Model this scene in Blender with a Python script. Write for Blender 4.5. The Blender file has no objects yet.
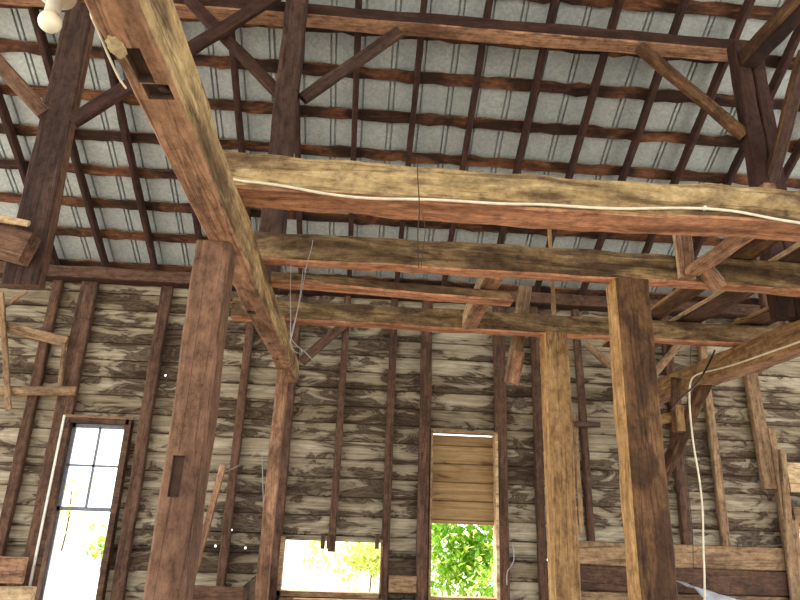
import bpy, bmesh, math, random
from mathutils import Vector, Matrix, noise
random.seed(7)
C = bpy.context.scene.collection
ZO = 1.6                                   # eye height above the floor: z = 0 is the floor

# ------------------------------------------------------------------ camera (solved from the beams, studs and rafters)
F = 631.0
p, yw, rl = (math.radians(v) for v in (18.67, 3.5, 2.06))
cp, sp, cy, sy, cr, sr = math.cos(p), math.sin(p), math.cos(yw), math.sin(yw), math.cos(rl), math.sin(rl)
FW = Vector((sy*cp, cy*cp, sp)); R0 = Vector((cy, -sy, 0)); U0 = R0.cross(FW)
RT = cr*R0 + sr*U0; UP = -sr*R0 + cr*U0
cam = bpy.data.cameras.new('camera'); cam.lens = F*36/800; cam.sensor_width = 36; cam.clip_start = 0.05
co = bpy.data.objects.new('camera', cam); C.objects.link(co)
m = Matrix.Identity(4)
for r in range(3):
    m[r][0], m[r][1], m[r][2] = RT[r], UP[r], -FW[r]
m[2][3] = ZO
co.matrix_world = m
bpy.context.scene.camera = co

def at(px, py, Y=None, X=None, Z=None):    # point of the place seen at a pixel, on a known plane (heights from the eye)
    q = RT*(px-400) - UP*(py-300) + FW*F
    t = Y/q.y if Y is not None else X/q.x if X is not None else Z/q.z
    return q*t

# ------------------------------------------------------------------ materials
def lin(c):
    o = []
    for v in c:
        v /= 255.0
        o.append(v/12.92 if v <= .04045 else ((v+.055)/1.055)**2.4)
    return (*o, 1)

def nodes(name):
    mt = bpy.data.materials.new(name); mt.use_nodes = True
    nt = mt.node_tree
    return mt, nt, nt.nodes, nt.links, nt.nodes['Principled BSDF']

def ramp(N, stops, interp='LINEAR'):
    r = N.new('ShaderNodeValToRGB'); e = r.color_ramp.elements; r.color_ramp.interpolation = interp
    e[0].position, e[0].color = stops[0]; e[1].position, e[1].color = stops[-1]
    for s in stops[1:-1]:
        x = e.new(s[0]); x.color = s[1]
    return r

def mixc(N, L, fac, a, b, mode='MIX'):
    x = N.new('ShaderNodeMix'); x.data_type = 'RGBA'; x.blend_type = mode
    for sock, v in ((0, fac), (6, a), (7, b)):
        if hasattr(v, 'links'): L.new(v, x.inputs[sock])
        else: x.inputs[sock].default_value = v
    return x.outputs[2]

W1 = (1, 1, 1, 1); K0 = (0, 0, 0, 1)
def wood(name, light, dark, stain, amount=.5, rough=.85, bump=.5, checks=.6, blotch=(1.1, 4, 4), cov=.54):
    """old timber, grain along the local X axis: grain streaks, stains, checks and fine dirt"""
    mt, nt, N, L, B = nodes(name)
    tc = N.new('ShaderNodeTexCoord'); oi = N.new('ShaderNodeObjectInfo')
    mu = N.new('ShaderNodeMath'); mu.operation = 'MULTIPLY'; mu.inputs[1].default_value = 60
    L.new(oi.outputs['Random'], mu.inputs[0])
    ad = N.new('ShaderNodeVectorMath'); ad.operation = 'ADD'
    L.new(tc.outputs['Object'], ad.inputs[0]); L.new(mu.outputs[0], ad.inputs[1])
    def nz(scale, detail=4, ro=.6, dist=0):
        mp = N.new('ShaderNodeMapping'); mp.inputs['Scale'].default_value = scale
        L.new(ad.outputs[0], mp.inputs[0])
        n = N.new('ShaderNodeTexNoise'); n.inputs['Scale'].default_value = 1
        n.inputs['Detail'].default_value = detail; n.inputs['Roughness'].default_value = ro; n.inputs['Distortion'].default_value = dist
        L.new(mp.outputs[0], n.inputs['Vector']); return n.outputs['Fac']
    g = nz((1.6, 14, 14), 6, .7, 1.2)
    rg = ramp(N, [(.3, lin(dark)), (.5, lin([(a+b)/2 for a, b in zip(light, dark)])), (.7, lin(light))]); L.new(g, rg.inputs[0])
    b = nz(blotch, 5, .62, .8)
    rb = ramp(N, [(cov-.09, K0), (cov+.09, W1)]); L.new(b, rb.inputs[0])
    ms = N.new('ShaderNodeMath'); ms.operation = 'MULTIPLY'; ms.inputs[1].default_value = amount; L.new(rb.outputs[0], ms.inputs[0])
    c1 = mixc(N, L, ms.outputs[0], rg.outputs[0], lin(stain))
    f = nz((11, 17, 17), 6, .75)
    rf = ramp(N, [(.34, (.42, .38, .34, 1)), (.5, (.9, .88, .86, 1)), (.64, (1.22, 1.2, 1.14, 1))]); L.new(f, rf.inputs[0])
    c2 = mixc(N, L, .9, c1, rf.outputs[0], 'MULTIPLY')
    k = nz((.35, 9, 9), 3, .55, 1.0)
    rk = ramp(N, [(.48, W1), (.496, (.25, .2, .17, 1)), (.504, (.25, .2, .17, 1)), (.52, W1)]); L.new(k, rk.inputs[0])
    c3 = mixc(N, L, checks, c2, rk.outputs[0], 'MULTIPLY')
    L.new(c3, B.inputs['Base Color']); B.inputs['Roughness'].default_value = rough
    B.inputs['Specular IOR Level'].default_value = .25
    bp = N.new('ShaderNodeBump'); bp.inputs['Strength'].default_value = bump; bp.inputs['Distance'].default_value = .01
    L.new(g, bp.inputs['Height']); L.new(bp.outputs[0], B.inputs['Normal'])
    return mt

M = {}
M['ochre'] = wood('dusty_ochre_timber', (206, 182, 136), (164, 134, 88), (84, 60, 42), .85, blotch=(1.3, 6, 6), cov=.52)
M['umber'] = wood('umber_timber', (184, 158, 116), (126, 98, 66), (74, 54, 38), .85, blotch=(1.2, 5, 5), cov=.5)
M['orange'] = wood('clean_orange_timber', (226, 170, 132), (190, 130, 97), (126, 82, 60), .75, checks=.5)
M['redbrown'] = wood('red_brown_timber', (200, 156, 124), (144, 106, 80), (90, 64, 48), .75, checks=.6)
M['pale'] = wood('pale_yellow_timber', (228, 188, 130), (186, 142, 92), (136, 94, 58), .5)
M['tan'] = wood('tan_timber', (186, 150, 104), (142, 108, 70), (102, 72, 46), .6, blotch=(1.2, 4, 4))
M['brownpost'] = wood('brown_post_timber', (138, 104, 70), (92, 64, 42), (62, 42, 30), .8, blotch=(2.0, 5, 5), cov=.5)
M['plumpost'] = wood('plum_post_timber', (140, 106, 84), (100, 72, 55), (72, 52, 42), .6)
M['dark'] = wood('dark_rafter_timber', (82, 55, 45), (52, 34, 29), (36, 25, 22), .6, checks=.3)
M['darkpost'] = wood('dark_post_timber', (94, 70, 59), (60, 43, 37), (42, 31, 28), .6)
M['lath'] = wood('roof_lath_timber', (146, 98, 66), (84, 52, 37), (38, 26, 22), .92, blotch=(1.5, 3, 3), cov=.47)
M['lathedge'] = wood('lath_bark_edge', (200, 160, 116), (136, 96, 66), (60, 42, 34), .85, blotch=(2.4, 3, 3), cov=.5)
M['stud'] = wood('stud_timber', (122, 92, 73), (84, 60, 47), (58, 42, 34), .6)
M['studlight'] = wood('weathered_stud_timber', (184, 154, 118), (134, 104, 78), (92, 70, 54), .6)
M['plank'] = wood('plank_timber', (180, 150, 114), (138, 108, 80), (98, 74, 58), .6)
M['palechip'] = wood('bleached_plank_timber', (226, 200, 160), (190, 156, 116), (146, 110, 80), .4)

def siding_mat(name, light, mid, dark, lo=.5, hi=.6):
    """horizontal boards: every board its own tint, water stains stretched along it, heaviest at some heights"""
    mt, nt, N, L, B = nodes(name)
    tc = N.new('ShaderNodeTexCoord'); sx = N.new('ShaderNodeSeparateXYZ'); L.new(tc.outputs['Object'], sx.inputs[0])
    dv = N.new('ShaderNodeMath'); dv.operation = 'DIVIDE'; dv.inputs[1].default_value = .22; L.new(sx.outputs['Z'], dv.inputs[0])
    fl = N.new('ShaderNodeMath'); fl.operation = 'FLOOR'; L.new(dv.outputs[0], fl.inputs[0])
    wn = N.new('ShaderNodeTexWhiteNoise'); wn.noise_dimensions = '1D'; L.new(fl.outputs[0], wn.inputs['W'])
    sh = N.new('ShaderNodeMath'); sh.operation = 'MULTIPLY'; sh.inputs[1].default_value = .8; L.new(fl.outputs[0], sh.inputs[0])
    cb = N.new('ShaderNodeCombineXYZ'); L.new(sx.outputs['X'], cb.inputs[0]); L.new(sh.outputs[0], cb.inputs[1]); L.new(sx.outputs['Z'], cb.inputs[2])
    def nz(scale, detail=5, ro=.6, dist=0, src=cb):
        mp = N.new('ShaderNodeMapping'); mp.inputs['Scale'].default_value = scale; L.new(src.outputs[0], mp.inputs[0])
        n = N.new('ShaderNodeTexNoise'); n.inputs['Scale'].default_value = 1; n.inputs['Detail'].default_value = detail
        n.inputs['Roughness'].default_value = ro; n.inputs['Distortion'].default_value = dist
        L.new(mp.outputs[0], n.inputs['Vector']); return n.outputs['Fac']
    g = nz((1.5, 1, 40), 5, .6, .4)
    rg = ramp(N, [(.3, lin(mid)), (.65, lin(light))]); L.new(g, rg.inputs[0])
    rt = ramp(N, [(0, (.62, .58, .52, 1)), (1, (1.06, 1.05, 1.03, 1))]); L.new(wn.outputs['Value'], rt.inputs[0])
    c0 = mixc(N, L, 1, rg.outputs[0], rt.outputs[0], 'MULTIPLY')
    s = nz((1.7, 1, 5.6), 6, .62, 1.6)
    big = nz((.6, .0, 1.2), 3, .55)
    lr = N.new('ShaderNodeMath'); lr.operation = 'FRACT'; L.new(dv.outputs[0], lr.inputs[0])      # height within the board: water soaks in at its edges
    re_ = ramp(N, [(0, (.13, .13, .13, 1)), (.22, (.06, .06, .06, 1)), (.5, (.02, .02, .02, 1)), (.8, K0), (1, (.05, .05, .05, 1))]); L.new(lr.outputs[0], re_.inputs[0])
    ad0 = N.new('ShaderNodeMath'); ad0.operation = 'ADD'; L.new(s, ad0.inputs[0]); L.new(re_.outputs[0], ad0.inputs[1])
    ad = N.new('ShaderNodeMath'); ad.operation = 'MULTIPLY_ADD'; ad.inputs[1].default_value = 1.0; L.new(big, ad.inputs[0]); L.new(ad0.outputs[0], ad.inputs[2])
    hv = N.new('ShaderNodeMath'); hv.operation = 'MULTIPLY'; hv.inputs[1].default_value = .5; L.new(ad.outputs[0], hv.inputs[0])
    o = lo
    rs = ramp(N, [(o-.13, K0), (o-.05, (.22, .22, .22, 1)), (o-.015, (.42, .42, .42, 1)), (o+.015, (.94, .94, .94, 1)), (o+.04, (.72, .72, .72, 1)), (o+.08, (.96, .96, .96, 1)), (o+.2, (.8, .8, .8, 1))]); L.new(hv.outputs[0], rs.inputs[0])
    c1 = mixc(N, L, rs.outputs[0], c0, lin(dark))
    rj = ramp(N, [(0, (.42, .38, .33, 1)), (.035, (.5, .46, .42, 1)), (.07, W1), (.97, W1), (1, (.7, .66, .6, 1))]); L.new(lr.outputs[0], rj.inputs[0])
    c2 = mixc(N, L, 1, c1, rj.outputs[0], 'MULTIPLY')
    v = nz((5, 1, 7), 4, .7)
    rv = ramp(N, [(.3, (.78, .76, .74, 1)), (.6, W1)]); L.new(v, rv.inputs[0])
    c3 = mixc(N, L, .8, c2, rv.outputs[0], 'MULTIPLY')
    L.new(c3, B.inputs['Base Color']); B.inputs['Roughness'].default_value = .9; B.inputs['Specular IOR Level'].default_value = .2
    bp = N.new('ShaderNodeBump'); bp.inputs['Strength'].default_value = .4; bp.inputs['Distance'].default_value = .01
    L.new(g, bp.inputs['Height']); L.new(bp.outputs[0], B.inputs['Normal'])
    return mt
M['siding'] = siding_mat('stained_wall_boards', (208, 196, 172), (152, 136, 111), (58, 39, 27), .53)
M['boarding'] = siding_mat('window_boarding', (186, 156, 112), (146, 116, 78), (96, 68, 44), .66)

def metal_mat():
    mt, nt, N, L, B = nodes('galvanised_sheet')
    tc = N.new('ShaderNodeTexCoord')
    vo = N.new('ShaderNodeTexVoronoi'); vo.inputs['Scale'].default_value = 40; L.new(tc.outputs['Object'], vo.inputs['Vector'])
    n = N.new('ShaderNodeTexNoise'); n.inputs['Scale'].default_value = 2.2; n.inputs['Detail'].default_value = 5; L.new(tc.outputs['Object'], n.inputs['Vector'])
    sx = N.new('ShaderNodeSeparateColor'); L.new(vo.outputs['Color'], sx.inputs[0])
    r1 = ramp(N, [(0, lin((166, 171, 170))), (1, lin((190, 195, 193)))]); L.new(sx.outputs[0], r1.inputs[0])
    r2 = ramp(N, [(.3, (.78, .79, .8, 1)), (.7, (1, 1, .99, 1))]); L.new(n.outputs['Fac'], r2.inputs[0])
    c = mixc(N, L, 1, r1.outputs[0], r2.outputs[0], 'MULTIPLY')
    L.new(c, B.inputs['Base Color']); B.inputs['Metallic'].default_value = .25; B.inputs['Roughness'].default_value = .55
    return mt
M['metal'] = metal_mat()

def plain(name, col, rough=.6, metallic=0, var=.12, scale=20, trans=0):
    mt, nt, N, L, B = nodes(name)
    tc = N.new('ShaderNodeTexCoord'); n = N.new('ShaderNodeTexNoise'); n.inputs['Scale'].default_value = scale; n.inputs['Detail'].default_value = 4
    L.new(tc.outputs['Object'], n.inputs['Vector'])
    c = lin(col)
    r = ramp(N, [(.3, tuple(x*(1-var) for x in c[:3])+(1,)), (.7, tuple(min(1, x*(1+var)) for x in c[:3])+(1,))]); L.new(n.outputs['Fac'], r.inputs[0])
    L.new(r.outputs[0], B.inputs['Base Color']); B.inputs['Roughness'].default_value = rough; B.inputs['Metallic'].default_value = metallic
    return mt
M['cable'] = plain('cream_cable', (236, 224, 196), .5)
M['wire'] = plain('grey_wire', (150, 146, 140), .4, .6)
M['darkwire'] = plain('dark_wire', (70, 58, 50), .5, .5)
M['porcelain'] = plain('white_porcelain', (232, 226, 206), .3)
M['opal'] = plain('frosted_bulb_glass', (244, 234, 206), .25)
M['mud'] = plain('dried_mud', (196, 174, 132), .95, 0, .3, 45)
M['white'] = plain('white_paint', (226, 220, 208), .6, 0, .15)
M['greyframe'] = plain('grey_sash_paint', (120, 124, 132), .6, 0, .2)
M['iron'] = plain('rusty_iron', (84, 64, 54), .6, .5, .3)
M['sheet'] = plain('pale_sheet', (196, 198, 204), .7, 0, .2, 9)
M['floor'] = plain('dusty_floor', (196, 184, 168), .9, 0, .3, 3)
M['ground'] = plain('dry_ground', (184, 180, 172), .95, 0, .2, 1.5)
M['trunk'] = plain('bark', (96, 78, 60), .9, 0, .3, 12)
M['hole'] = plain('dark_wood_hollow', (88, 64, 50), .9, 0, .3)

def leaf_mat(name, a, b):
    mt, nt, N, L, B = nodes(name)
    g = N.new('ShaderNodeNewGeometry'); r = ramp(N, [(0, lin(a)), (1, lin(b))]); L.new(g.outputs['Random Per Island'], r.inputs[0])
    L.new(r.outputs[0], B.inputs['Base Color']); B.inputs['Roughness'].default_value = .6
    tr = N.new('ShaderNodeBsdfTranslucent'); L.new(r.outputs[0], tr.inputs[0])
    mx = N.new('ShaderNodeMixShader'); mx.inputs[0].default_value = .45
    L.new(B.outputs[0], mx.inputs[1]); L.new(tr.outputs[0], mx.inputs[2]); L.new(mx.outputs[0], N['Material Output'].inputs[0])
    return mt
M['leaf'] = leaf_mat('green_leaves', (112, 176, 48), (196, 218, 92))
M['leafpale'] = leaf_mat('yellow_green_leaves', (176, 200, 90), (226, 226, 140))

def glass_mat():
    mt, nt, N, L, B = nodes('window_glass')
    tr = N.new('ShaderNodeBsdfTransparent'); tr.inputs[0].default_value = (.94, .96, .97, 1)
    gl = N.new('ShaderNodeBsdfGlossy'); gl.inputs['Roughness'].default_value = .05
    fr = N.new('ShaderNodeFresnel'); fr.inputs[0].default_value = 1.45
    mx = N.new('ShaderNodeMixShader'); L.new(fr.outputs[0], mx.inputs[0]); L.new(tr.outputs[0], mx.inputs[1]); L.new(gl.outputs[0], mx.inputs[2])
    L.new(mx.outputs[0], N['Material Output'].inputs[0]); return mt
M['glass'] = glass_mat()

# ------------------------------------------------------------------ helpers
def tag(o, label=None, cat=None, group=None, kind='thing'):
    if label: o['label'] = label
    if cat: o['category'] = cat
    if group: o['group'] = group
    o['kind'] = kind
    return o

def link(name, me, parent=None, mw=None):
    o = bpy.data.objects.new(name, me); C.objects.link(o)
    if mw is not None: o.matrix_world = mw
    if parent is not None:
        bpy.context.view_layer.update()
        o.parent = parent; o.matrix_parent_inverse = parent.matrix_world.inverted()
    return o

def frame(a, b, up):
    x = (b-a).normalized(); z = (up - x*up.dot(x)).normalized(); y = z.cross(x)
    mw = Matrix.Identity(4)
    for r in range(3):
        mw[r][0], mw[r][1], mw[r][2], mw[r][3] = x[r], y[r], z[r], a[r]
    return mw

def timber(name, a, b, w, h, mats, up=(0, 0, 1), rough=.006, wane=0.0, bev=.012, parent=None, seg=.1, skew=(0, 0), taper=1.0, zo=True):
    """one timber from a to b (centre line, heights from the eye): local X along it, w across, h along up.
    mats: one material, or {'side':, '-z':, '+y':, ...} by local face direction."""
    a = Vector(a); b = Vector(b)
    if zo: a = a+Vector((0, 0, ZO)); b = b+Vector((0, 0, ZO))
    Ln = (b-a).length; n = max(4, min(90, int(Ln/seg)))
    mw = frame(a, b, Vector(up))
    mat_list, idx = [], {}
    if not isinstance(mats, dict): mats = {'side': mats}
    for k, v in mats.items():
        if M[v] not in mat_list: mat_list.append(M[v])
        idx[k] = mat_list.index(M[v])
    bv = min(bev, w*.3, h*.3)
    hw, hh = w/2, h/2
    prof = []
    for (sx, sz) in ((-1, -1), (1, -1), (1, 1), (-1, 1)):
        c0 = (sx*hw, sz*(hh-bv)); c1 = (sx*(hw-bv), sz*hh)
        prof += [c0, c1] if sx*sz > 0 else [c1, c0]
    # profile order: bottom-left side, bottom-left low | ... ; add mid points on the wide faces
    pts = []
    for i, q in enumerate(prof):
        r = prof[(i+1) % 8]; pts.append(q)
        if math.hypot(q[0]-r[0], q[1]-r[1]) > .05:
            for t in (.33, .67): pts.append((q[0]*(1-t)+r[0]*t, q[1]*(1-t)+r[1]*t))
    bm = bmesh.new(); rings = []
    sd = random.uniform(0, 100)
    for i in range(n+1):
        t = i/n; ring = []
        sc = 1+(taper-1)*t
        ex = noise.noise(Vector((t*Ln*1.3, sd, 0)))*rough*1.2
        ez = noise.noise(Vector((t*Ln*1.3, sd, 9)))*rough*1.2
        for (y, z) in pts:
            d = noise.noise(Vector((t*Ln*4+sd, y*9, z*9)))*rough
            wv = 0
            if wane: wv = (noise.noise(Vector((t*Ln*5+sd, (1 if y > 0 else -1)*3, 4)))+.5*noise.noise(Vector((t*Ln*13+sd, (1 if y > 0 else -1)*3, 8))))*wane
            yy = y*sc+ex+(d+wv)*(1 if y > 0 else -1); zz = z*sc+ez+d*(1 if z > 0 else -1)
            xx = t*Ln
            if i == 0: xx += skew[0]*(z/hh)
            if i == n: xx += skew[1]*(z/hh)
            ring.append(bm.verts.new((xx, yy, zz)))
        rings.append(ring)
    k = len(pts)
    for j in range(k):
        q, r = pts[j], pts[(j+1) % k]
        ny, nz = r[1]-q[1], q[0]-r[0]
        key = ('+y' if ny > 0 else '-y') if abs(ny) > abs(nz)*1.4 else ('+z' if nz > 0 else '-z')
        for i in range(n):
            f = bm.faces.new((rings[i][j], rings[i][(j+1) % k], rings[i+1][(j+1) % k], rings[i+1][j]))
            f.material_index = idx.get(key, idx['side'])
    bm.faces.new(rings[0][::-1]).material_index = idx.get('-x', idx['side']); bm.faces.new(rings[n]).material_index = idx.get('+x', idx['side'])
    bmesh.ops.recalc_face_normals(bm, faces=bm.faces)
    me = bpy.data.meshes.new(name); bm.to_mesh(me); bm.free()
    for q in mat_list: me.materials.append(q)
    return link(name, me, parent, mw)

def beam(name, x0, x1, y0, y1, z0, z1, mats, label, cat, group=None, axis=None, **k):
    dx, dy, dz = x1-x0, y1-y0, z1-z0
    axis = axis or ('x' if dx >= max(dy, dz) else 'y' if dy >= dz else 'z')
    cx, cyy, cz = (x0+x1)/2, (y0+y1)/2, (z0+z1)/2
    if axis == 'x': o = timber(name, (x0, cyy, cz), (x1, cyy, cz), dy, dz, mats, **k)
    elif axis == 'y': o = timber(name, (cx, y0, cz), (cx, y1, cz), dx, dz, mats, **k)
    else: o = timber(name, (cx, cyy, z0), (cx, cyy, z1), dx, dy, mats, up=(0, 1, 0), **k)     # local z = +Y (away), local y = -X ... see frame()
    if label: tag(o, label, cat, group)
    return o

def boxes(name, bl, mat, parent=None, jit=0.0):
    """several small boxes of one part as one mesh: (x0,x1,y0,y1,z0,z1), heights from the eye"""
    bm = bmesh.new()
    for (x0, x1, y0, y1, z0, z1) in bl:
        vs = [bm.verts.new((x, y, z+ZO)) for x in (x0, x1) for y in (y0, y1) for z in (z0, z1)]
        for f in ((0, 1, 3, 2), (4, 6, 7, 5), (0, 4, 5, 1), (2, 3, 7, 6), (0, 2, 6, 4), (1, 5, 7, 3)):
            bm.faces.new([vs[i] for i in f])
    bmesh.ops.recalc_face_normals(bm, faces=bm.faces)
    me = bpy.data.meshes.new(name); bm.to_mesh(me); bm.free(); me.materials.append(M[mat])
    return link(name, me, parent)

def tube(name, pts, r, mat, parent=None, zo=True):
    cu = bpy.data.curves.new(name, 'CURVE'); cu.dimensions = '3D'; cu.bevel_depth = r; cu.bevel_resolution = 2; cu.resolution_u = 6
    s = cu.splines.new('NURBS'); s.points.add(len(pts)-1); s.use_endpoint_u = True; s.order_u = 3
    for q, v in zip(s.points, pts): q.co = (v[0], v[1], v[2]+(ZO if zo else 0), 1)
    cu.materials.append(M[mat]); cu.use_fill_caps = True
    tmp = bpy.data.objects.new('tmp', cu); C.objects.link(tmp); bpy.context.view_layer.update()
    me = bpy.data.meshes.new_from_object(tmp.evaluated_get(bpy.context.evaluated_depsgraph_get()))
    bpy.data.objects.remove(tmp, do_unlink=True); bpy.data.curves.remove(cu)
    me.name = name; o = bpy.data.objects.new(name, me); C.objects.link(o)
    if parent is not None:
        bpy.context.view_layer.update(); o.parent = parent; o.matrix_parent_inverse = parent.matrix_world.inverted()
    return o

def cut(o, cx, cyy, cz, sx, sy, sz, mat='hole'):
    """real pocket cut into a timber"""
    bm = bmesh.new(); bmesh.ops.create_cube(bm, size=1)
    me = bpy.data.meshes.new('cutter'); bm.to_mesh(me); bm.free(); me.materials.append(M[mat])
    c = bpy.data.objects.new('cutter', me); C.objects.link(c)
    c.location = (cx, cyy, cz+ZO); c.scale = (sx, sy, sz)
    md = o.modifiers.new('b', 'BOOLEAN'); md.object = c; md.operation = 'DIFFERENCE'; md.solver = 'EXACT'; md.material_mode = 'TRANSFER'
    bpy.context.view_layer.update()
    dg = bpy.context.evaluated_depsgraph_get()
    new = bpy.data.meshes.new_from_object(o.evaluated_get(dg)); o.modifiers.clear(); o.data = new
    bpy.data.objects.remove(c, do_unlink=True)

def lathe(name, prof, mat, mw, parent=None, n=24, smooth=True):
    bm = bmesh.new(); rings = []
    for (r, z) in prof:
        rings.append([bm.verts.new((max(r, 1e-4)*math.cos(2*math.pi*i/n), max(r, 1e-4)*math.sin(2*math.pi*i/n), z)) for i in range(n)])
    for a, b in zip(rings, rings[1:]):
        for i in range(n): bm.faces.new((a[i], a[(i+1) % n], b[(i+1) % n], b[i]))
    bm.faces.new(rings[0][::-1]); bm.faces.new(rings[-1])
    bmesh.ops.recalc_face_normals(bm, faces=bm.faces)
    for f in bm.faces: f.smooth = smooth
    me = bpy.data.meshes.new(name); bm.to_mesh(me); bm.free(); me.materials.append(M[mat])
    return link(name, me, parent, mw)

ORD = 'first second third fourth fifth sixth seventh eighth ninth tenth eleventh twelfth thirteenth fourteenth fifteenth sixteenth'.split()
TS = math.tan(math.radians(30.7)); CS = math.cos(math.radians(30.7)); SN = math.sin(math.radians(30.7))
SLOPE = Vector((0, CS, -SN)); RN = Vector((0, SN, CS))      # down the slope, and out of the roof
ZR = 2.74                                                   # underside of the rafters at the wall plane Y = 8
def roofz(Y, off=0): return ZR+off+(8-Y)*TS

# ------------------------------------------------------------------ the setting
def slab(name, x0, x1, y0, y1, z0, z1, mat):
    o = boxes(name, [(x0, x1, y0, y1, z0, z1)], mat); o['kind'] = 'structure'; return o
slab('floor', -9, 9, -6, 8.2, -1.7, -1.6, 'floor')
g_ = slab('ground', -70, 70, -60, 90, -2.0, -1.75, 'ground')

# back wall: lapped boards with the openings left out
SPECK = [(435, 559), (503, 489), (227, 530), (231, 530), (245, 548), (215, 546), (600, 562), (549, 557), (165, 375), (165, 325), (487, 560), (548, 560), (418, 553)]
SP = []
for _x, _y in SPECK:
    _q = at(_x, _y, Y=8.0); SP.append((_q.x-.013, _q.x+.013, _q.z-.013, _q.z+.013))
OPEN = [(-3.46, -2.74, -1.2, .93), (-.76, .37, -.88, -.34), (.95, 1.735, -.895, -.1), (5.44, 6.3, -1.0, -.02)]
def wall_boards(name, x0, x1, z0, z1, openings, mat, y=8.01, pitch=.22, thick=.024):
    bm = bmesh.new()
    def quadbox(xa, xb, za, zb, ya, yb):
        vs = []
        for x in (xa, xb):
            for (z, yy) in ((za, ya), (zb, yb)):
                vs += [bm.verts.new((x, yy, z+ZO)), bm.verts.new((x, yy+thick, z+ZO))]
        for f in ((0, 1, 3, 2), (4, 6, 7, 5), (0, 4, 5, 1), (2, 3, 7, 6), (0, 2, 6, 4), (1, 5, 7, 3)):
            bm.faces.new([vs[i] for i in f])
    i0 = math.floor((z0+ZO)/pitch)
    k = i0
    while k*pitch-ZO < z1:
        za, zb = max(z0, k*pitch-ZO), min(z1, (k+1)*pitch-ZO)
        # split the row at opening edges
        zs = sorted({za, zb, *[v for o in openings for v in o[2:] if za < v < zb]})
        yo = random.uniform(-.004, .004)
        for a, b in zip(zs, zs[1:]):
            mid = (a+b)/2; xs = [x0]
            spans = sorted((o[0], o[1]) for o in openings if o[2] < mid < o[3])
            cur = x0
            for s, e in spans:
                if s > cur: quadbox(cur, s, a, b+(.012 if b == zb else 0), y+yo-.005, y+yo+.009)
                cur = max(cur, e)
            if cur < x1: quadbox(cur, x1, a, b+(.012 if b == zb else 0), y+yo-.005, y+yo+.009)
        k += 1
    bmesh.ops.recalc_face_normals(bm, faces=bm.faces)
    me = bpy.data.meshes.new(name); bm.to_mesh(me); bm.free(); me.materials.append(M[mat])
    return link(name, me)
wb = wall_boards('wall_back', -8.5, 8.5, -1.6, 2.78, OPEN+[(.95, 1.735, -.1, .97)]+SP, 'siding'); wb['kind'] = 'structure'

# metal roof with V ribs, both slopes
def roof_sheet(name, y0, y1, sgn=1):
    xs = []
    k = -8.4
    X0 = -3.97
    prof = []
    for i in range(-8, 22):
        b = X0+.628*i
        for c in (b+.075, b+.36, b+.41):
            prof += [(c-.012, 0), (c-.006, .03), (c+.006, .03), (c+.012, 0)]
    bm = bmesh.new(); rows = []
    for y in (y0, y1):
        yy = y; z = roofz(max(y, 1.0), .19) if y >= 1.0 else roofz(1.0, .19)-(1.0-y)*TS
        rows.append([bm.verts.new((x, yy+h*SN, z+h*CS+ZO)) for x, h in prof])
    for i in range(len(prof)-1):
        bm.faces.new((rows[0][i], rows[0][i+1], rows[1][i+1], rows[1][i]))
    me = bpy.data.meshes.new(name); bm.to_mesh(me); bm.free(); me.materials.append(M['metal'])
    o = link(name, me); o['kind'] = 'structure'
    md = o.modifiers.new('s', 'SOLIDIFY'); md.thickness = .002
    return o
roof_sheet('ceiling', 1.0, 7.95)
roof_sheet('ceiling_behind', -6.2, 1.0)

# ------------------------------------------------------------------ roof timbers
for k in range(0, 16):
    X = -3.97+.628*k
    a = Vector((X, 1.05, roofz(1.05)))+RN*.055; b = Vector((X, 7.98, roofz(7.98)))+RN*.055
    nm = ['leftmost', *[ORD[i]+' from left' for i in range(1, 16)]][k]
    o = timber('rafter', a, b, .062, .11, {'side': 'dark'}, up=RN, rough=.006, seg=.2)
    tag(o, f'dark narrow roof rafter under the metal sheets, {nm}', 'rafter', 'roof rafters')
LY = [3.9, 4.3, 4.69, 5.08, 5.46, 5.86, 6.26, 6.64, 7.03, 7.42, 7.86]
LN = ['far above the purlin, out of sight of the wall', 'second row above the purlin', 'row nearest above the purlin', 'row right behind the purlin', 'first row below the purlin',
      'second row below the purlin', 'third row below the purlin', 'fourth row below the purlin', 'fifth row below the purlin', 'sixth row below the purlin', 'lowest row, just above the wall plate']
for Y, nm in list(zip(LY, LN))[1:]:
    c = Vector((0, Y, roofz(Y)))+RN*(.11+.018)
    o = timber('roof_lath', c+Vector((-5.4, 0, 0)), c+Vector((7.2, 0, 0)), .125, .034, {'side': 'lath', '+y': 'lathedge', '-y': 'lathedge'}, up=RN, rough=.004, wane=.032, seg=.06, bev=.006)
    tag(o, f'rough waney roof lath crossing the rafters, {nm}', 'lath', 'roof laths')

# purlin and its posts
PY0, PY1, PZ0, PZ1 = 4.74, 4.92, 4.33, 4.47
beam('purlin', -4.6, 3.62, PY0, PY1, PZ0, PZ1, {'side': 'dark', '-z': 'redbrown'}, 'long dark squared purlin under the rafters near the photo top', 'purlin', rough=.008)
PB = PY0-.02
def flat(name, a, b, w, h, mats, label, cat, group=None, up=(0, -1, 0), **k):
    """a timber lying in an upright plane: w in that plane, h along up"""
    return tag(timber(name, a, b, w, h, mats, up=up, **k), label, cat, group)
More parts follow.
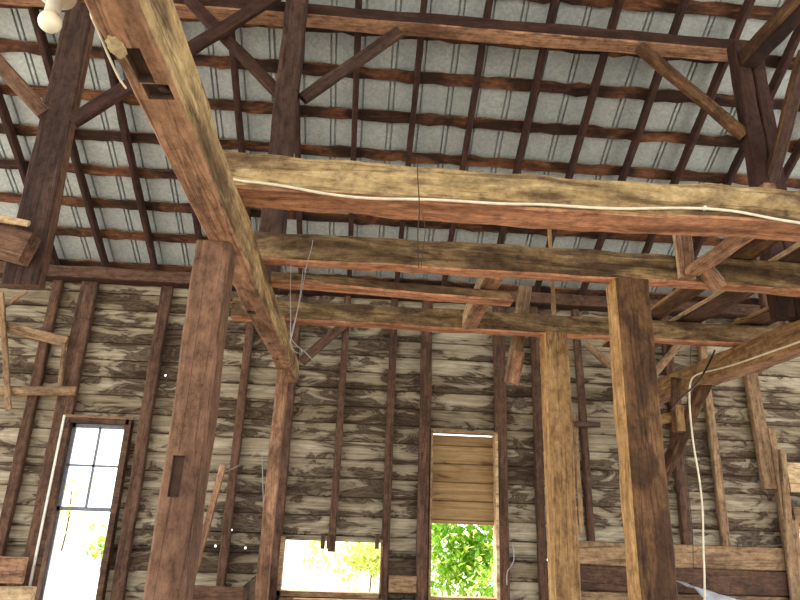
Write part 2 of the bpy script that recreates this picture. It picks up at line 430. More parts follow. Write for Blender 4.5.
# centre post standing on the left tie beam
pc = beam('purlin_post', -.845, -.66, 4.55, 4.735, 1.6, 4.62, {'side': 'darkpost'}, 'dark upright purlin post with two braces, standing on the reddish tie beam', 'post', 'purlin posts', rough=.008)
def ray_seg(a, b, Y, ext0=0, ext1=0):
    A = at(*a, Y=Y); B = at(*b, Y=Y); d = (B-A).normalized(); return A-d*ext0, B+d*ext1
A, B = ray_seg((282, 97), (197, 8), 4.66, .02, .12); flat('brace', A, B, .1, .07, 'dark', 'dark brace rising left from the centre purlin post', 'brace', 'purlin braces')
A, B = ray_seg((304, 98), (398, 33), 4.68, .02, .02); flat('brace', A, B, .105, .07, 'darkpost', 'dark brace rising right from the centre purlin post', 'brace', 'purlin braces')
# left post, its foot cut off in the air
A = at(23, 287, Y=4.66); B = at(88, -30, Y=4.66)+Vector((.02, 0, .28)); B = A+(B-A)*((roofz(4.66)-.05-A.z)/(B.z-A.z))
lp = flat('purlin_post', A, B, .27, .13, {'side': 'plumpost', '+z': 'darkpost'}, 'wide plank post at far left whose cut foot hangs above the wall plate', 'post', 'purlin posts', rough=.004, taper=.82)
A, B = ray_seg((72, 122), (268, 1), 4.56, .0, .3); flat('brace', A, B, .115, .07, 'dark', 'long dark brace from the hanging left post, passing behind the tie beam', 'brace', 'purlin braces')
A, B = ray_seg((44, 113), (-12, 52), 4.62, .02, .5); flat('brace', A, B, .12, .07, 'plumpost', 'short brown brace rising left from the hanging left post', 'brace', 'purlin braces')
A = at(35, 262, Y=4.5); 
flat('girt', at(-70, 205, Y=4.48)+Vector((-.6, 0, .02)), at(30, 250, Y=4.48), .24, .14, {'side': 'plumpost'}, 'brown horizontal girt with a cut end crossing the left post foot', 'girt', up=(0, -1, 0), skew=(0, 0))
flat('board_strip', at(-40, 212, Y=4.38), at(29, 224, Y=4.38), .05, .03, 'palechip', 'thin split pale strip lying along the girt at far left', 'strip')
# right post
beam('purlin_post', 3.33, 3.47, 4.60, 4.735, 1.6, 4.3, {'side': 'dark'}, 'dark purlin post at the right beneath the sloping collar', 'post', 'purlin posts', rough=.01)
beam('purlin_post', 3.485, 3.61, 4.61, 4.735, 1.6, 4.12, {'side': 'dark'}, 'narrow dark board fixed along the right side of the right purlin post', 'post', 'purlin posts', rough=.006)
A, B = ray_seg((744, 136), (643, 50), 4.68, .0, .05); flat('brace', A, B, .105, .08, 'brownpost', 'brown brace rising left from the right purlin post to the purlin', 'brace', 'purlin braces')
A = at(742, 66, Y=4.72); B = at(812, -8, Y=3.6)
flat('collar', A, B, .15, .17, {'side': 'dark', '+y': 'brownpost', '-y': 'brownpost'}, 'thick collar beam running from the right purlin post out of the top right corner', 'collar', up=(0, 0, 1))
A = at(770, 186, Y=4.66); B = at(806, 50, Y=4.1)
flat('brace', A, B, .1, .1, {'side': 'darkpost', '+y': 'brownpost'}, 'steep brown brace at the right edge climbing toward the collar', 'brace', 'purlin braces', up=(0, -1, .3))

# ------------------------------------------------------------------ main frame
tb = beam('tie_beam', -.845, -.69, -1.2, 7.12, 1.355, 1.6, {'side': 'redbrown', '-y': 'ochre'}, 'massive reddish tie beam running from the top left toward the wall', 'beam', 'tie beams', rough=.008, seg=.12, skew=(0, 0))
c0 = at(139, 66, Z=1.355)
cut(tb, c0.x, c0.y, 1.355, .055, .17, .07)
c1 = at(156, 92, Z=1.355)
cut(tb, c1.x+.008, c1.y, 1.355, .09, .085, .06)
lathe('peg', [(.0, -.05), (.017, -.05), (.018, -.004), (.012, 0)], 'darkpost', Matrix.Translation((c1.x+.025, c1.y, 1.362+ZO)) @ Matrix.Rotation(math.pi, 4, 'X'), tb)
for (px, py, s) in ((224.5, 258+3, .012), (251, 312, .03), (269, 343, .012), (277, 360, .012)):
    q = at(px, py, Z=1.355); cut(tb, q.x, q.y, 1.36, s*2.2, s*2.6, .05)
rt = beam('tie_beam', 3.50, 3.68, 1.0, 7.88, 1.355, 1.6, {'side': 'tan', '-z': 'redbrown', '+y': 'tan'}, 'tan tie beam entering at the right edge with a cream cable along it', 'beam', 'tie beams', rough=.012)

beam('cross_beam', -.82, 5.6, 3.04, 3.285, 1.605, 1.82, {'side': 'ochre', '-z': 'orange'}, 'nearest and highest cross beam, ochre face with a cream cable along it', 'beam', 'cross beams', rough=.012, seg=.08)
beam('cross_beam', -.83, 5.6, 4.01, 4.14, 1.605, 1.815, {'side': 'umber', '-z': 'orange'}, 'middle cross beam, dusty brown, resting on the square brown post', 'beam', 'cross beams', rough=.01, seg=.08)
beam('cross_beam', -1.17, 4.3, 5.46, 5.61, 1.605, 1.79, {'side': 'umber', '-z': 'orange'}, 'farthest and lowest cross beam, resting on the light tan post', 'beam', 'cross beams', rough=.008, seg=.08)
q = at(518.5, 257, Y=4.0)
mid = bpy.data.objects['cross_beam.001']
lathe('bolt_head', [(.018, 0), (.018, .008), (.012, .013)], 'iron', Matrix.Translation((q.x, 4.008, q.z+ZO)) @ Matrix.Rotation(math.pi/2, 4, 'X'), mid, 10)
A = at(258, 278, Y=4.42); B = at(509, 300, Y=4.42)
o = timber('joist', Vector((-.68, 4.42, A.z-.005)), Vector((B.x, 4.42, B.z+.005)), .15, .075, {'side': 'umber', '-z': 'orange'}, rough=.005, skew=(0, -.02)); tag(o, 'short loose joist with a clean orange underside, ending in mid air', 'joist')

# posts
pn = beam('post', -.91, -.728, 3.17, 3.37, -1.6, 1.352, {'side': 'plumpost', '-y': 'redbrown', '+z': 'redbrown'}, 'left plum brown post under the reddish tie beam, with a mortise slot', 'post', 'main posts', rough=.006)
q = at(176, 476, Y=3.17); cut(pn, q.x, 3.17, q.z, .055, .09, .19)
beam('post', 1.742, 1.975, 3.985, 4.19, -1.6, 1.602, {'side': 'pale', '-z': 'brownpost', '+z': 'brownpost'}, 'thick dark brown post with a pale left side under the middle cross beam', 'post', 'main posts', rough=.008)
beam('post', 1.663, 1.868, 5.40, 5.62, -1.6, 1.602, {'side': 'pale', '-z': 'tan'}, 'light tan square post under the farthest cross beam', 'post', 'main posts', rough=.005)
beam('post', -.845, -.735, 6.42, 6.56, -1.6, 1.352, {'side': 'redbrown'}, 'slender reddish post under the far end of the tie beam', 'post', 'main posts', rough=.005)
A = at(664, 474, X=3.57); B = at(704, 384, X=3.57)
d = (B-A).normalized()
flat('brace', A+d*((7.84-A.y)/d.y), B+d*.02, .12, .11, {'side': 'brownpost', '+z': 'tan'}, 'tan knee brace below the right tie beam, beside the thick brown post', 'brace', up=(0, -.5, .5))

# plank slanting through, and the loft planks and stubs at the right
A = at(494, 281, Y=4.18); B = at(470, 329, Y=5.44)
o = timber('joist', Vector((A.x, 4.15, 1.68)), Vector((B.x, 5.455, 1.68)), .13, .15, {'side': 'palechip', '-z': 'redbrown', '+y': 'palechip'}, rough=.005); tag(o, 'pale short joist between the middle and farthest cross beams', 'joist')
x0 = at(683, 268, Y=3.98).x
o = beam('joist', x0-.02, x0+.09, 3.29, 3.93, 1.63, 1.69, {'side': 'redbrown'}, 'short reddish joist stub between the two nearest cross beams', 'joist')
o = beam('upright_board', x0-.045, x0+.07, 3.935, 4.0, 1.615, 1.95, {'side': 'redbrown', '+y': 'palechip', '-y': 'palechip'}, 'short upright reddish board standing against the middle cross beam, over the joist stub', 'board')
o = beam('joist', x0+.16, x0+.2, 3.29, 4.005, 1.70, 1.8, {'side': 'redbrown'}, 'thin splintered joist board beside the reddish joist stub', 'joist')
A = at(698, 259, Y=3.94); B = at(719, 289, Y=3.94)
o = flat('board_scrap', A, B, .11, .06, {'side': 'redbrown'}, 'short tilted board end on the middle cross beam below the joist stub', 'board')
tube('metal_strip', [at(706, 257, Y=3.9), at(715, 268, Y=3.9), at(724, 280, Y=3.9)], .005, 'wire', o)
def loft(a, b, w, h, zb, y0, y1, mats, label):
    A = at(*a, Z=zb); B = at(*b, Z=zb)
    d = (B-A)/(B.y-A.y)
    P = A+d*(y0-A.y); Q = A+d*(y1-A.y)
    o = timber('loft_plank', P+Vector((0, 0, h/2)), Q+Vector((0, 0, h/2)), w, h, mats, rough=.005)
    return tag(o, label, 'plank', 'loft planks')
loft((648, 322), (692, 292), .2, .05, 1.82, 3.0, 6.6, {'side': 'tan', '-z': 'brownpost'}, 'brown loft plank over the cross beams just right of the thick post')
loft((690, 322), (750, 288), .26, .06, 1.82, 3.0, 6.6, {'side': 'palechip', '-z': 'stud'}, 'wide loft plank with a pale edge, second from the thick post')
loft((760, 320), (830, 290), .2, .05, 1.82, 2.6, 6.2, {'side': 'tan', '-z': 'brownpost'}, 'loft plank with a pale edge near the right picture edge')
loft((822, 300), (882, 275), .16, .07, 1.82, 2.6, 5.8, {'side': 'palechip', '-z': 'stud'}, 'outermost loft plank at the right edge above the middle cross beam')
q = at(755, 186, Y=3.2)
beam('timber_block', q.x-.04, q.x+.04, 3.08, 3.26, 1.825, 1.88, {'side': 'redbrown'}, 'small reddish block sitting on top of the nearest cross beam', 'block')
A = at(783, 330, Y=6.9); ZU = at(783, 341, Y=6.95).z
beam('post', A.x-.2, A.x-.04, 6.85, 6.99, -1.6, 2.4, {'side': 'redbrown'}, 'left of two reddish boards standing behind the right tie beam', 'post', rough=.005) if False else None
o = beam('upright_board', A.x-.19, A.x+.02, 6.9, 7.0, ZU, 3.3, {'side': 'stud'}, 'reddish upright board behind the right tie beam, wider of two', 'board', rough=.005)
o = beam('upright_board', A.x+.03, A.x+.2, 6.9, 7.0, ZU, 3.3, {'side': 'stud'}, 'greyer upright board behind the right tie beam, at the picture edge', 'board', rough=.005)

# ------------------------------------------------------------------ wall timbers
beam('wall_plate', -8.4, 8.4, 7.78, 7.985, 2.69, 2.855, {'side': 'stud', '-z': 'dark'}, 'long brown wall plate along the top of the board wall', 'wall plate', rough=.01, seg=.2)
SY0, SY1 = 7.9, 7.985
def stud(x, w, mat, label, z0=-1.6, z1=2.69, dx=0, y0=SY0):
    o = timber('wall_stud', (x*.99, (y0+SY1)/2, z0), (x*.99+dx, (y0+SY1)/2, z1), w, SY1-y0, mat, up=(0, 1, 0), rough=.006)
    return tag(o, label, 'stud', 'wall studs')
stud(-3.97, .12, 'stud', 'narrow wall stud at the far left, behind the nailed rails')
stud(-3.57, .21, 'stud', 'broad wall stud forming the left side of the tall window')
stud(-2.58, .14, 'stud', 'wall stud close to the right of the tall window')
stud(-1.45, .1, 'stud', 'wall stud between the plum post and the slender post, behind the leaning stick')
stud(-.9, .2, 'stud', 'broad wall stud left of the wide low opening')
stud(-.21, .085, 'stud', 'narrow wall stud ending above the wide low opening', z0=-.45)
stud(.42, .095, 'stud', 'wall stud at the right edge of the wide low opening')
stud(.865, .14, 'stud', 'reddish wall stud left of the boarded window')
stud(1.83, .15, 'stud', 'reddish wall stud right of the boarded window')
stud(2.31, .1, 'stud', 'dark wall stud just left of the light tan post')
stud(2.94, .085, 'stud', 'wavy wall stud between the tan post and the thick brown post', dx=-.05)
stud(4.13, .12, 'stud', 'wall stud just right of the thick brown post')
stud(4.62, .1, 'studlight', 'wall stud in the middle of the stained wall at right', z0=-.25)
stud(5.29, .17, 'studlight', 'greyish wall stud under the end of the right tie beam', dx=-.05, z0=.45)
stud(5.42, .1, 'studlight', 'wall stud at the right edge, beside the right low opening', z0=-1.6, z1=1.2)
stud(6.4, .12, 'stud', 'wall stud right of the right low opening')
# short wall braces
A, B = ray_seg((301, 362), (352, 318), 7.84); flat('wall_brace', A, B, .12, .05, 'stud', 'diagonal board brace on the wall under the left end of the farthest cross beam', 'brace')
A, B = ray_seg((585, 343), (625, 378), 7.84, 0, .3); flat('wall_brace', A, B, .1, .05, 'plank', 'short diagonal board between the tan post and the thick post', 'brace')
A, B = ray_seg((655, 372), (682, 340), 7.84, .2, .1); flat('wall_brace', A, B, .1, .05, 'plank', 'short diagonal board right of the thick post below the farthest cross beam', 'brace')

# window 1: tall sash window
w1 = bpy.data.objects.new('window_1', None); C.objects.link(w1); w1.location = (-3.1, 8.0, .4); w1['kind'] = 'structure'
x0, x1, z0, z1 = -3.46, -2.74, -1.2, .93
boxes('window_frame', [(x0-.03, x0+.035, 7.9, 8.06, z0, z1+.03), (x1-.035, x1+.03, 7.9, 8.06, z0, z1+.03), (x0, x1, 7.9, 8.06, z1-.03, z1+.03), (x0, x1, 7.9, 8.08, z0-.04, z0+.02)], 'stud', w1)
boxes('sash', [(x0+.035, x0+.075, 8.0, 8.035, -.1, z1-.03), (x1-.075, x1-.035, 8.0, 8.035, -.1, z1-.03), (x0+.035, x1-.035, 8.0, 8.035, z1-.08, z1-.03), (x0+.035, x1-.035, 8.0, 8.035, -.1, -.055),
               (-3.112, -3.088, 8.0, 8.03, -.06, z1-.06), (x0+.05, x1-.05, 8.0, 8.03, .4, .425)], 'greyframe', w1)
for (a, b, c, d_) in ((x0+.07, -3.11, .42, z1-.07), (-3.09, x1-.07, .42, z1-.07), (x0+.07, -3.11, -.06, .405), (-3.09, x1-.07, -.06, .405)):
    boxes('glass_pane', [(a, b, 8.012, 8.016, c, d_)], 'glass', w1)
boxes('lower_sash', [(x0+.035, x0+.06, 8.04, 8.07, z0, -.06), (x1-.06, x1-.035, 8.04, 8.07, z0, -.06)], 'greyframe', w1)
boxes('window_stop', [(x0-.05, x0-.025, 7.88, 7.905, -1.25, z1+.05)], 'white', w1)
boxes('head_trim', [(x0-.05, x1+.05, 7.885, 7.905, z1+.03, z1+.06)], 'plank', w1)
# window 2: wide low opening, window 3: boarded window with a low gap, window 4 at the right edge
w2 = boxes('window_2', [(-.8, -.755, 7.9, 8.05, -.93, -.3), (.365, .385, 7.9, 8.05, -.93, -.3), (-.8, .4, 7.9, 8.06, -.93, -.875)], 'plank'); w2['kind'] = 'structure'
w3 = boxes('window_3', [(.93, .955, 7.88, 8.05, -.95, .99), (.93, 1.76, 7.88, 8.05, .97, 1.0), (.93, 1.76, 7.9, 8.06, -.94, -.895)], 'plank'); w3['kind'] = 'structure'
bj = boxes('trim_1', [(1.725, 1.76, 7.87, 8.05, -.94, .97)], 'palechip'); bj['kind'] = 'structure'
bd = wall_boards('window_boarding', .955, 1.735, -.1, .94, [], 'boarding', y=8.01); tag(bd, 'horizontal boards closing the upper part of the window in the middle', 'boarding')
w4 = boxes('window_4', [(5.4, 5.44, 7.9, 8.05, -1.05, .02), (5.4, 6.3, 7.9, 8.05, -.02, .02), (5.44, 6.3, 8.0, 8.03, -.45, -.41)], 'palechip'); w4['kind'] = 'structure'
def rect_board(name, px0, py0, px1, py1, Y, t, mat, label, cat='board', group=None):
    A = at(px0, py0, Y=Y); B = at(px1, py1, Y=Y)
    x0, x1 = sorted((A.x, B.x)); z0, z1 = sorted((A.z, B.z))
    return beam(name, x0, x1, Y, Y+t, z0, z1, mat, label, cat, group)
# low planks
zt = -.24
beam('wall_plank', 2.4, 5.33, 7.85, 7.895, -.5, zt, {'side': 'plank'}, 'upper wide plank nailed low along the wall at right', 'plank', 'low wall planks')
beam('wall_plank', 2.4, 5.33, 7.86, 7.895, -.78, -.51, {'side': 'stud'}, 'brown plank right below the upper wide plank at right', 'plank', 'low wall planks')
beam('wall_plank', 2.4, 5.33, 7.85, 7.895, -1.1, -.79, {'side': 'plank'}, 'lowest plank along the wall at right, near the pale sheet', 'plank', 'low wall planks')
beam('wall_plank', 5.46, 6.4, 7.86, 7.895, .42, .78, {'side': 'palechip'}, 'pale plank over the opening at the right edge, upper one', 'plank', 'edge planks')
beam('wall_plank', 5.46, 6.4, 7.86, 7.895, .05, .24, {'side': 'plank'}, 'pale plank over the opening at the right edge, lower one', 'plank', 'edge planks')
beam('wall_plank', -.76, 1.75, 7.84, 7.895, -1.2, -.94, {'side': 'plank'}, 'low plank below the two middle openings', 'plank', 'low wall planks')
beam('wall_plank', .47, .79, 7.88, 7.985, -.86, -.68, {'side': 'plank'}, 'short plank between the wide opening and the boarded window', 'plank')
for (px, py0, py1, nm) in ((323.5, 534, 549, 'left'), (329.5, 534, 549, 'right'), (377.5, 534, 549, 'farther')):
    A = at(px, py0, Y=7.86); B = at(px, py1, Y=7.86)
    lab = {'left': 'left of two little wooden tabs hanging over the wide opening', 'right': 'right of two little wooden tabs hanging over the wide opening', 'farther': 'lone wooden tab at the right corner of the wide opening'}[nm]
    beam('wooden_tab', A.x-.026, A.x+.026, 7.86, 7.897, B.z, A.z, {'side': 'stud'}, lab, 'tab')
# left rails and strip
A, B = ray_seg((-30, 318), (67, 342), 7.84); flat('rail', A, B, .13, .05, 'plank', 'upper sloping rail nailed to the studs at far left', 'rail', 'left rails')
A, B = ray_seg((-30, 391), (76, 391), 7.84); flat('rail', A, B, .11, .05, 'plank', 'lower level rail nailed to the studs at far left', 'rail', 'left rails')
A, B = ray_seg((64, 346), (60, 386), 7.84); flat('board_strip', A, B, .05, .04, 'plank', 'short upright strip joining the two rails at far left', 'strip')
A, B = ray_seg((1, 293), (9, 410), 7.78); flat('board_strip', A, B, .07, .03, 'studlight', 'tall thin strip hanging in front of the rails at far left', 'strip')
A, B = ray_seg((5, 306), (20, 296), 7.84, .2, .1); flat('board_strip', A, B, .05, .03, 'plank', 'short sloping strip under the girt at far left', 'strip')
rect_board('board_scrap', -20, 556, 21, 584, 7.7, .06, {'side': 'redbrown'}, 'reddish board leaning on the wall at the bottom left corner')
rect_board('board_scrap', -20, 586, 22, 640, 7.62, .1, {'side': 'palechip'}, 'pale board below the reddish board at the bottom left corner')
# hanging boards around the middle
A, B = ray_seg((524, 296), (511, 383), 5.72, .1, 0); flat('hanging_board', A, B, .13, .05, {'side': 'studlight', '-x': 'dark'}, 'grey board hanging behind the farthest cross beam left of the tan post', 'board')
A, B = ray_seg((520, 352), (513, 384), 5.64); flat('hanging_board', A, B, .1, .05, 'redbrown', 'short reddish board nailed on the hanging grey board', 'board')
A = at(561, 318, Y=5.3); B = at(557, 222, Y=4.3)
flat('stick', Vector((A.x, 5.5, 1.79)), Vector((A.x-.02, 5.46, at(556, 192, Y=5.46).z)), .035, .035, 'tan', 'thin upright stick standing on the farthest cross beam', 'stick')
A = at(574, 415, Y=7.8); B = at(583, 534, Y=7.8)
rect_board('wall_batten', 573, 415, 584, 534, 7.86, .035, {'side': 'plank'}, 'short batten on the wall right beside the tan post', 'batten')
o = flat('iron_bracket', at(575, 424, Y=7.8), at(600, 425, Y=7.8), .07, .05, 'iron', 'dark iron bracket crossing the wavy stud', 'bracket')
A, B = ray_seg((688, 545), (686, 300), 7.7)
# right post clutter
A, B = ray_seg((676, 378), (677, 432), 6.3); flat('hanging_board', A, B, .11, .04, 'brownpost', 'brown board hanging from the right tie beam end', 'board')
A, B = ray_seg((680, 415), (681, 431), 6.22, .1, 0); flat('board_scrap', A, B, .08, .04, 'tan', 'small tan board nailed over the hanging brown board', 'board')
A, B = ray_seg((640, 424), (678, 416), 6.36); flat('board_strip', A, B, .1, .05, 'tan', 'short level strip between the thick post and the hanging brown board', 'strip')
A = at(782, 450, Y=7.8); B = at(789, 545, Y=7.8)
flat('wall_batten', A, B, .09, .05, 'studlight', 'greyish batten leaning beside the right edge planks', 'batten')
A = at(790, 520, Y=7.81); B = at(802, 640, Y=7.81)
flat('wall_batten', A, B, .2, .05, 'plank', 'wide pale batten at the bottom right corner', 'batten')

# leaning stick and the little stall box
A, B = ray_seg((190, 588), (223, 466), 7.55); flat('leaning_stick', A, B, .075, .03, 'redbrown', 'long stick leaning on the wall right of the plum post', 'stick')
Pw = at(262, 571, Y=7.88); zt = Pw.z
P0 = at(188, 587, Z=zt); P1 = at(244, 587, Z=zt)
st = bpy.data.objects.new('stall_box', None); C.objects.link(st); st.location = ((P0.x+P1.x)/2, P1.y, 0)
tag(st, 'low plank stall box against the wall below the leaning stick', 'stall')
bpy.context.view_layer.update()
xl = P0.x-.15
timber('front_board', (xl, P1.y, zt-.12), (P1.x, P1.y, zt-.12), .04, .24, 'stud', parent=st)
timber('front_board', (xl, P1.y, zt-.37), (P1.x, P1.y, zt-.37), .04, .24, 'plank', parent=st)
timber('front_board', (xl, P1.y, (zt-.5-1.6)/2), (P1.x, P1.y, (zt-.5-1.6)/2), .04, 1.1+zt, 'stud', parent=st)
timber('side_board', (P1.x, P1.y, zt-.12), (Pw.x, 7.88, zt-.12), .04, .24, 'stud', parent=st)
timber('side_board', (P1.x, P1.y, (zt-.25-1.6)/2), (Pw.x, 7.88, (zt-.25-1.6)/2), .04, 1.35+zt, 'stud', parent=st)

# pale sheet on a heap by the wall at right
def sheet():
    bm = bmesh.new(); n = 26; g = []
    for i in range(n+1):
        row = []
        for j in range(13):
            u, v = i/n, j/12
            x = 3.8+1.6*u; y = 7.75-1.0*v
            z = -.64-.46*u-.25*v*v-.05*noise.noise(Vector((x*4, y*4, 3)))*2 - (.95*max(0, v-.7)/.3)
            row.append(bm.verts.new((x, y, max(z, -1.59)+ZO)))
        g.append(row)
    for i in range(n):
        for j in range(12): bm.faces.new((g[i][j], g[i+1][j], g[i+1][j+1], g[i][j+1]))
    for f in bm.faces: f.smooth = True
    me = bpy.data.meshes.new('draped_sheet'); bm.to_mesh(me); bm.free(); me.materials.append(M['sheet'])
    o = link('draped_sheet', me); md = o.modifiers.new('s', 'SOLIDIFY'); md.thickness = .01
    return tag(o, 'pale grey sheet draped low by the wall at the bottom right', 'sheet')
sheet()

# ------------------------------------------------------------------ lamp, cables, wires, nest
hc = at(57, -8, Y=1.62); bc = at(50, 22, Y=1.6)
lamp = bpy.data.objects.new('bare_bulb_lamp', None); C.objects.link(lamp); lamp.location = (hc.x, hc.y, hc.z+ZO)
tag(lamp, 'bare white bulb in a porcelain holder on the tie beam at top left', 'lamp'); bpy.context.view_layer.update()
dirv = (bc-hc).normalized(); Ln = (bc-hc).length; base = Vector((-.85, hc.y, hc.z+.02))
def along(p, d):
    z = d; x = z.orthogonal().normalized(); y = z.cross(x); mw = Matrix.Identity(4)
    for r in range(3): mw[r][0], mw[r][1], mw[r][2], mw[r][3] = x[r], y[r], z[r], p[r]+(ZO if r == 2 else 0)
    return mw
boxes('bracket', [(hc.x-.05, -.847, hc.y-.05, hc.y+.05, hc.z+.012, hc.z+.04)], 'plank', lamp)
lathe('lamp_holder', [(.052, -.02), (.058, -.008), (.056, .012), (.036, .022), (.022, .03), (.022, Ln-.036)], 'porcelain', along(hc, dirv), lamp)
R = .033
pr_ = [(.014, -.05), (.016, -.036), (.024, -.027)]+[(R*math.cos(t), R*math.sin(t)) for t in [math.radians(v) for v in range(-40, 90, 10)]]+[(.001, R)]
lathe('bulb', pr_, 'opal', along(bc, dirv), lamp, smooth=True)
cb = tube('lamp_cable', [base]+[at(x, y, X=-.853) for x, y in ((86, 6), (98, 30))]+[at(x, y, Z=1.351) for x, y in ((106, 50), (114, 68), (121, 82), (126, 88))], .004, 'cable')
tag(cb, 'short cream cable from the bare bulb along the tie beam edge', 'cable')
# cable along the nearest cross beam
pts = [(221, 171), (226, 178), (240, 181), (262, 183), (290, 187), (320, 193), (350, 197), (380, 199), (420, 199), (460, 201), (500, 204), (540, 204), (580, 207), (620, 209), (660, 208), (700, 208), (735, 211), (760, 216), (785, 221), (815, 225)]
cb = tube('cross_beam_cable', [at(x, y, Y=3.022) for x, y in pts], .008, 'cable'); tag(cb, 'long cream cable sagging along the nearest cross beam', 'cable')
for (x, y) in ((226, 178), (705, 208)):
    q = at(x, y, Y=3.022); boxes('cable_clip', [(q.x-.006, q.x+.006, q.y-.006, q.y+.012, q.z-.011, q.z+.011)], 'white', cb)
XR_ = 3.488
pts = [(830, 330), (800, 342), (770, 352), (740, 363), (715, 370), (700, 373)]
P = [at(x, y, X=XR_) for x, y in pts]
P += [at(x, y, Y=P[-1].y) for x, y in ((691, 378), (689, 392), (690, 415), (694, 450), (699, 475), (703, 510), (703, 545), (705, 580), (704, 620))]
cb = tube('drop_cable', P, .009, 'cable'); tag(cb, 'cream cable from the right tie beam dropping straight down the wall', 'cable')
dw = tube('drop_cable', [at(x, y, Y=7.6) for x, y in ((693, 300), (690, 380), (684, 440), (688, 490), (694, 540), (693, 590))], .005, 'darkwire'); tag(dw, 'thin dark wire hanging just left of the cream drop cable', 'cable')
rod = tube('iron_rod', [at(x, y, Y=5.9) for x, y in ((715, 350), (706, 370), (696, 385), (678, 400), (671, 410))], .009, 'darkwire'); tag(rod, 'bent dark rod crossing the end of the right tie beam', 'rod')
for pts, lab in ((((313, 240), (311, 252), (307, 262), (303, 285), (296, 318), (291, 340)), 'thin wire looping over the middle cross beam near the reddish tie beam'),
                 (((291, 264), (290, 290), (291, 320), (290, 338), (297, 346), (306, 352), (315, 363)), 'longest pale wire of the tangle hanging below the cross beams'),
                 (((303, 270), (300, 300), (293, 328), (290, 340), (293, 352), (303, 354), (301, 347), (292, 346)), 'curled pale wire of the tangle hanging below the cross beams')):
    tag(tube('hanging_wire', [at(x, y, Y=3.97) for x, y in pts], .0028, 'wire'), lab, 'wire', 'wire tangle')
tag(tube('hanging_wire', [at(x, y, Y=3.0) for x, y in ((417, 158), (418, 185), (420, 210), (417, 235), (419, 268))], .003, 'darkwire'), 'dark wire hanging over the middle of the nearest cross beam', 'wire')
tag(tube('hanging_wire', [at(x, y, Y=3.0) for x, y in ((421, 210), (426, 225), (424, 245), (421, 268))], .0022, 'darkwire'), 'thin loop of dark wire beside the one over the nearest cross beam', 'wire')
tag(tube('hanging_wire', [at(x, y, Y=7.8) for x, y in ((212, 476), (232, 470), (250, 458), (262, 448))], .005, 'wire'), 'pale wire strung across the wall right of the leaning stick', 'wire')
tag(tube('hanging_wire', [at(x, y, Y=7.8) for x, y in ((262, 455), (263, 490), (264, 520), (262, 555))], .005, 'wire'), 'pale wire hanging down the wall left of the slender post', 'wire')
tag(tube('hanging_wire', [at(x, y, Y=7.8) for x, y in ((512, 543), (515, 556), (512, 566), (506, 572), (507, 585))], .007, 'wire'), 'pale curled wire on the wall right of the boarded window', 'wire')
q = at(116, 47, Z=1.35)
bm = bmesh.new(); bmesh.ops.create_icosphere(bm, subdivisions=4, radius=1)
for v in bm.verts:
    n_ = noise.noise(v.co*2.3)*.25+noise.noise(v.co*6)*.14
    v.co *= 1+n_
    v.co = Vector((v.co.x*.026, v.co.y*.05, v.co.z*.008))
me = bpy.data.meshes.new('mud_nest'); bm.to_mesh(me); bm.free(); me.materials.append(M['mud'])
o = link('mud_nest', me, None, Matrix.Translation((q.x, q.y, 1.352+ZO))); tag(o, 'pale dried mud nest stuck under the tie beam near the bulb', 'nest')

# ------------------------------------------------------------------ outside: trees and bushes
def foliage(name, c, r, n, mat, parent=None, size=.09):
    bm = bmesh.new()
    cl = [Vector((random.gauss(0, .45), random.gauss(0, .45), random.gauss(0, .45))) for _ in range(22)]
    for i in range(n):
        q = random.choice(cl)+Vector((random.gauss(0, .2), random.gauss(0, .2), random.gauss(0, .2)))
        pnt = Vector((c[0]+q.x*r[0], c[1]+q.y*r[1], max(.02, c[2]+ZO+q.z*r[2])))
        s = size*random.uniform(.6, 1.4)
        R3 = Matrix.Rotation(random.uniform(0, 6.28), 3, 'Z') @ Matrix.Rotation(random.uniform(-1.2, 1.2), 3, 'X')
        vs = [bm.verts.new(pnt+R3 @ Vector(v)*s) for v in ((0, -.6, 0), (.35, -.1, .05), (.2, .4, 0), (0, .7, -.05), (-.2, .4, 0), (-.35, -.1, .05))]
        bm.faces.new(vs)
    me = bpy.data.meshes.new(name); bm.to_mesh(me); bm.free(); me.materials.append(M[mat])
    return link(name, me, parent)
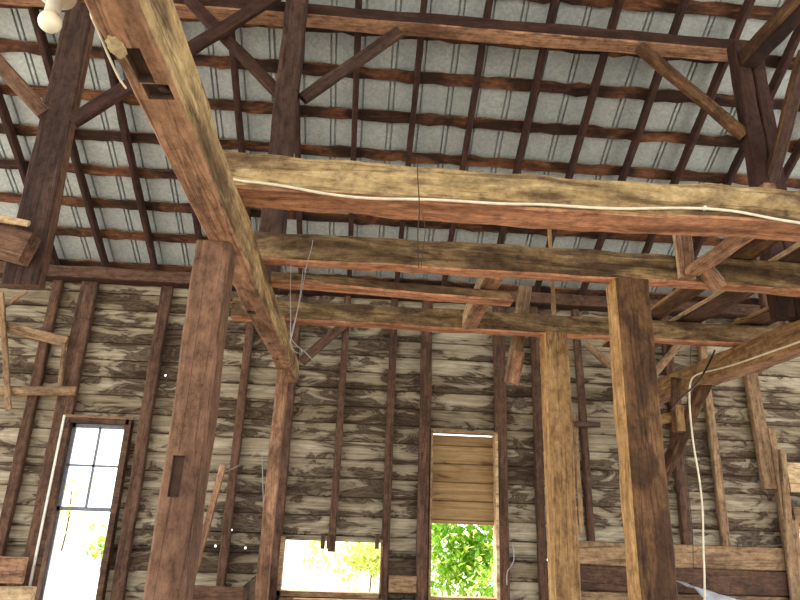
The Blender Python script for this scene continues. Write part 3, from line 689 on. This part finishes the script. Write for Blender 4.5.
def tree(x, y, h, r, mat, label, n=2600, cat='tree', name='tree', size=.1):
    e = bpy.data.objects.new(name, None); C.objects.link(e); e.location = (x, y, -.15); tag(e, label, cat); bpy.context.view_layer.update()
    o = tube('trunk', [Vector((x, y, -1.78)), Vector((x+.1, y+.05, -1.6+h*.3)), Vector((x-.05, y, -1.6+h*.62))], .012*h, 'trunk', e)
    foliage('crown', (x, y, -1.6+h*.55), r, n, mat, e, size)
tree(2.25, 11.6, 1.45, (1.0, .8, 1.1), 'leaf', 'leafy green bush right outside the boarded window gap', 5200, 'bush', 'bush', .1)
tree(.45, 14.6, 1.7, (.95, .9, .85), 'leafpale', 'yellow green sapling outside between the two middle openings', 1900, 'sapling', 'sapling', .1)
tree(-2.2, 19, 2.6, (1.5, 1.3, 1.0), 'leafpale', 'pale sunlit tree seen through the wide low opening', 500, 'tree', 'tree', .12)
_b = at(70, 505, Y=26)
tree(_b.x, 26, 3.2, (1.5, 1.5, 1.3), 'leafpale', 'faint sunlit small tree seen through the tall window', 320, 'tree', 'tree', .2)
_b = at(103, 541, Y=17)
tree(_b.x, 17, 1.0, (.45, .5, .4), 'leaf', 'low green bush seen at the right side of the tall window', 400, 'bush', 'bush', .1)
tree(9.5, 13, 3.4, (1.3, 1.0, 1.5), 'leaf', 'green bush outside the opening at the right edge', 1800, 'bush', 'bush', .13)

# ------------------------------------------------------------------ light
w = bpy.data.worlds.new('world'); bpy.context.scene.world = w; w.use_nodes = True
N = w.node_tree.nodes; L = w.node_tree.links
bg = N['Background']; bg.inputs[0].default_value = (.93, .96, 1, 1); bg.inputs[1].default_value = 1.6
sun = bpy.data.lights.new('sun', 'SUN'); sun.energy = 6.0; sun.angle = math.radians(1.0); sun.color = (1, .93, .8)
so = bpy.data.objects.new('sun', sun); C.objects.link(so)
so.rotation_euler = Vector((.35, -.45, -.82)).to_track_quat('-Z', 'Y').to_euler()      # from the left, over the wall's side of the roof
vs = bpy.context.scene.view_settings
vs.view_transform = 'Standard'; vs.look = 'None'; vs.gamma = 1; vs.use_curve_mapping = False; vs.exposure = 1.2
bpy.context.scene.cycles.max_bounces = 10; bpy.context.scene.cycles.diffuse_bounces = 6; bpy.context.scene.cycles.transparent_max_bounces = 12
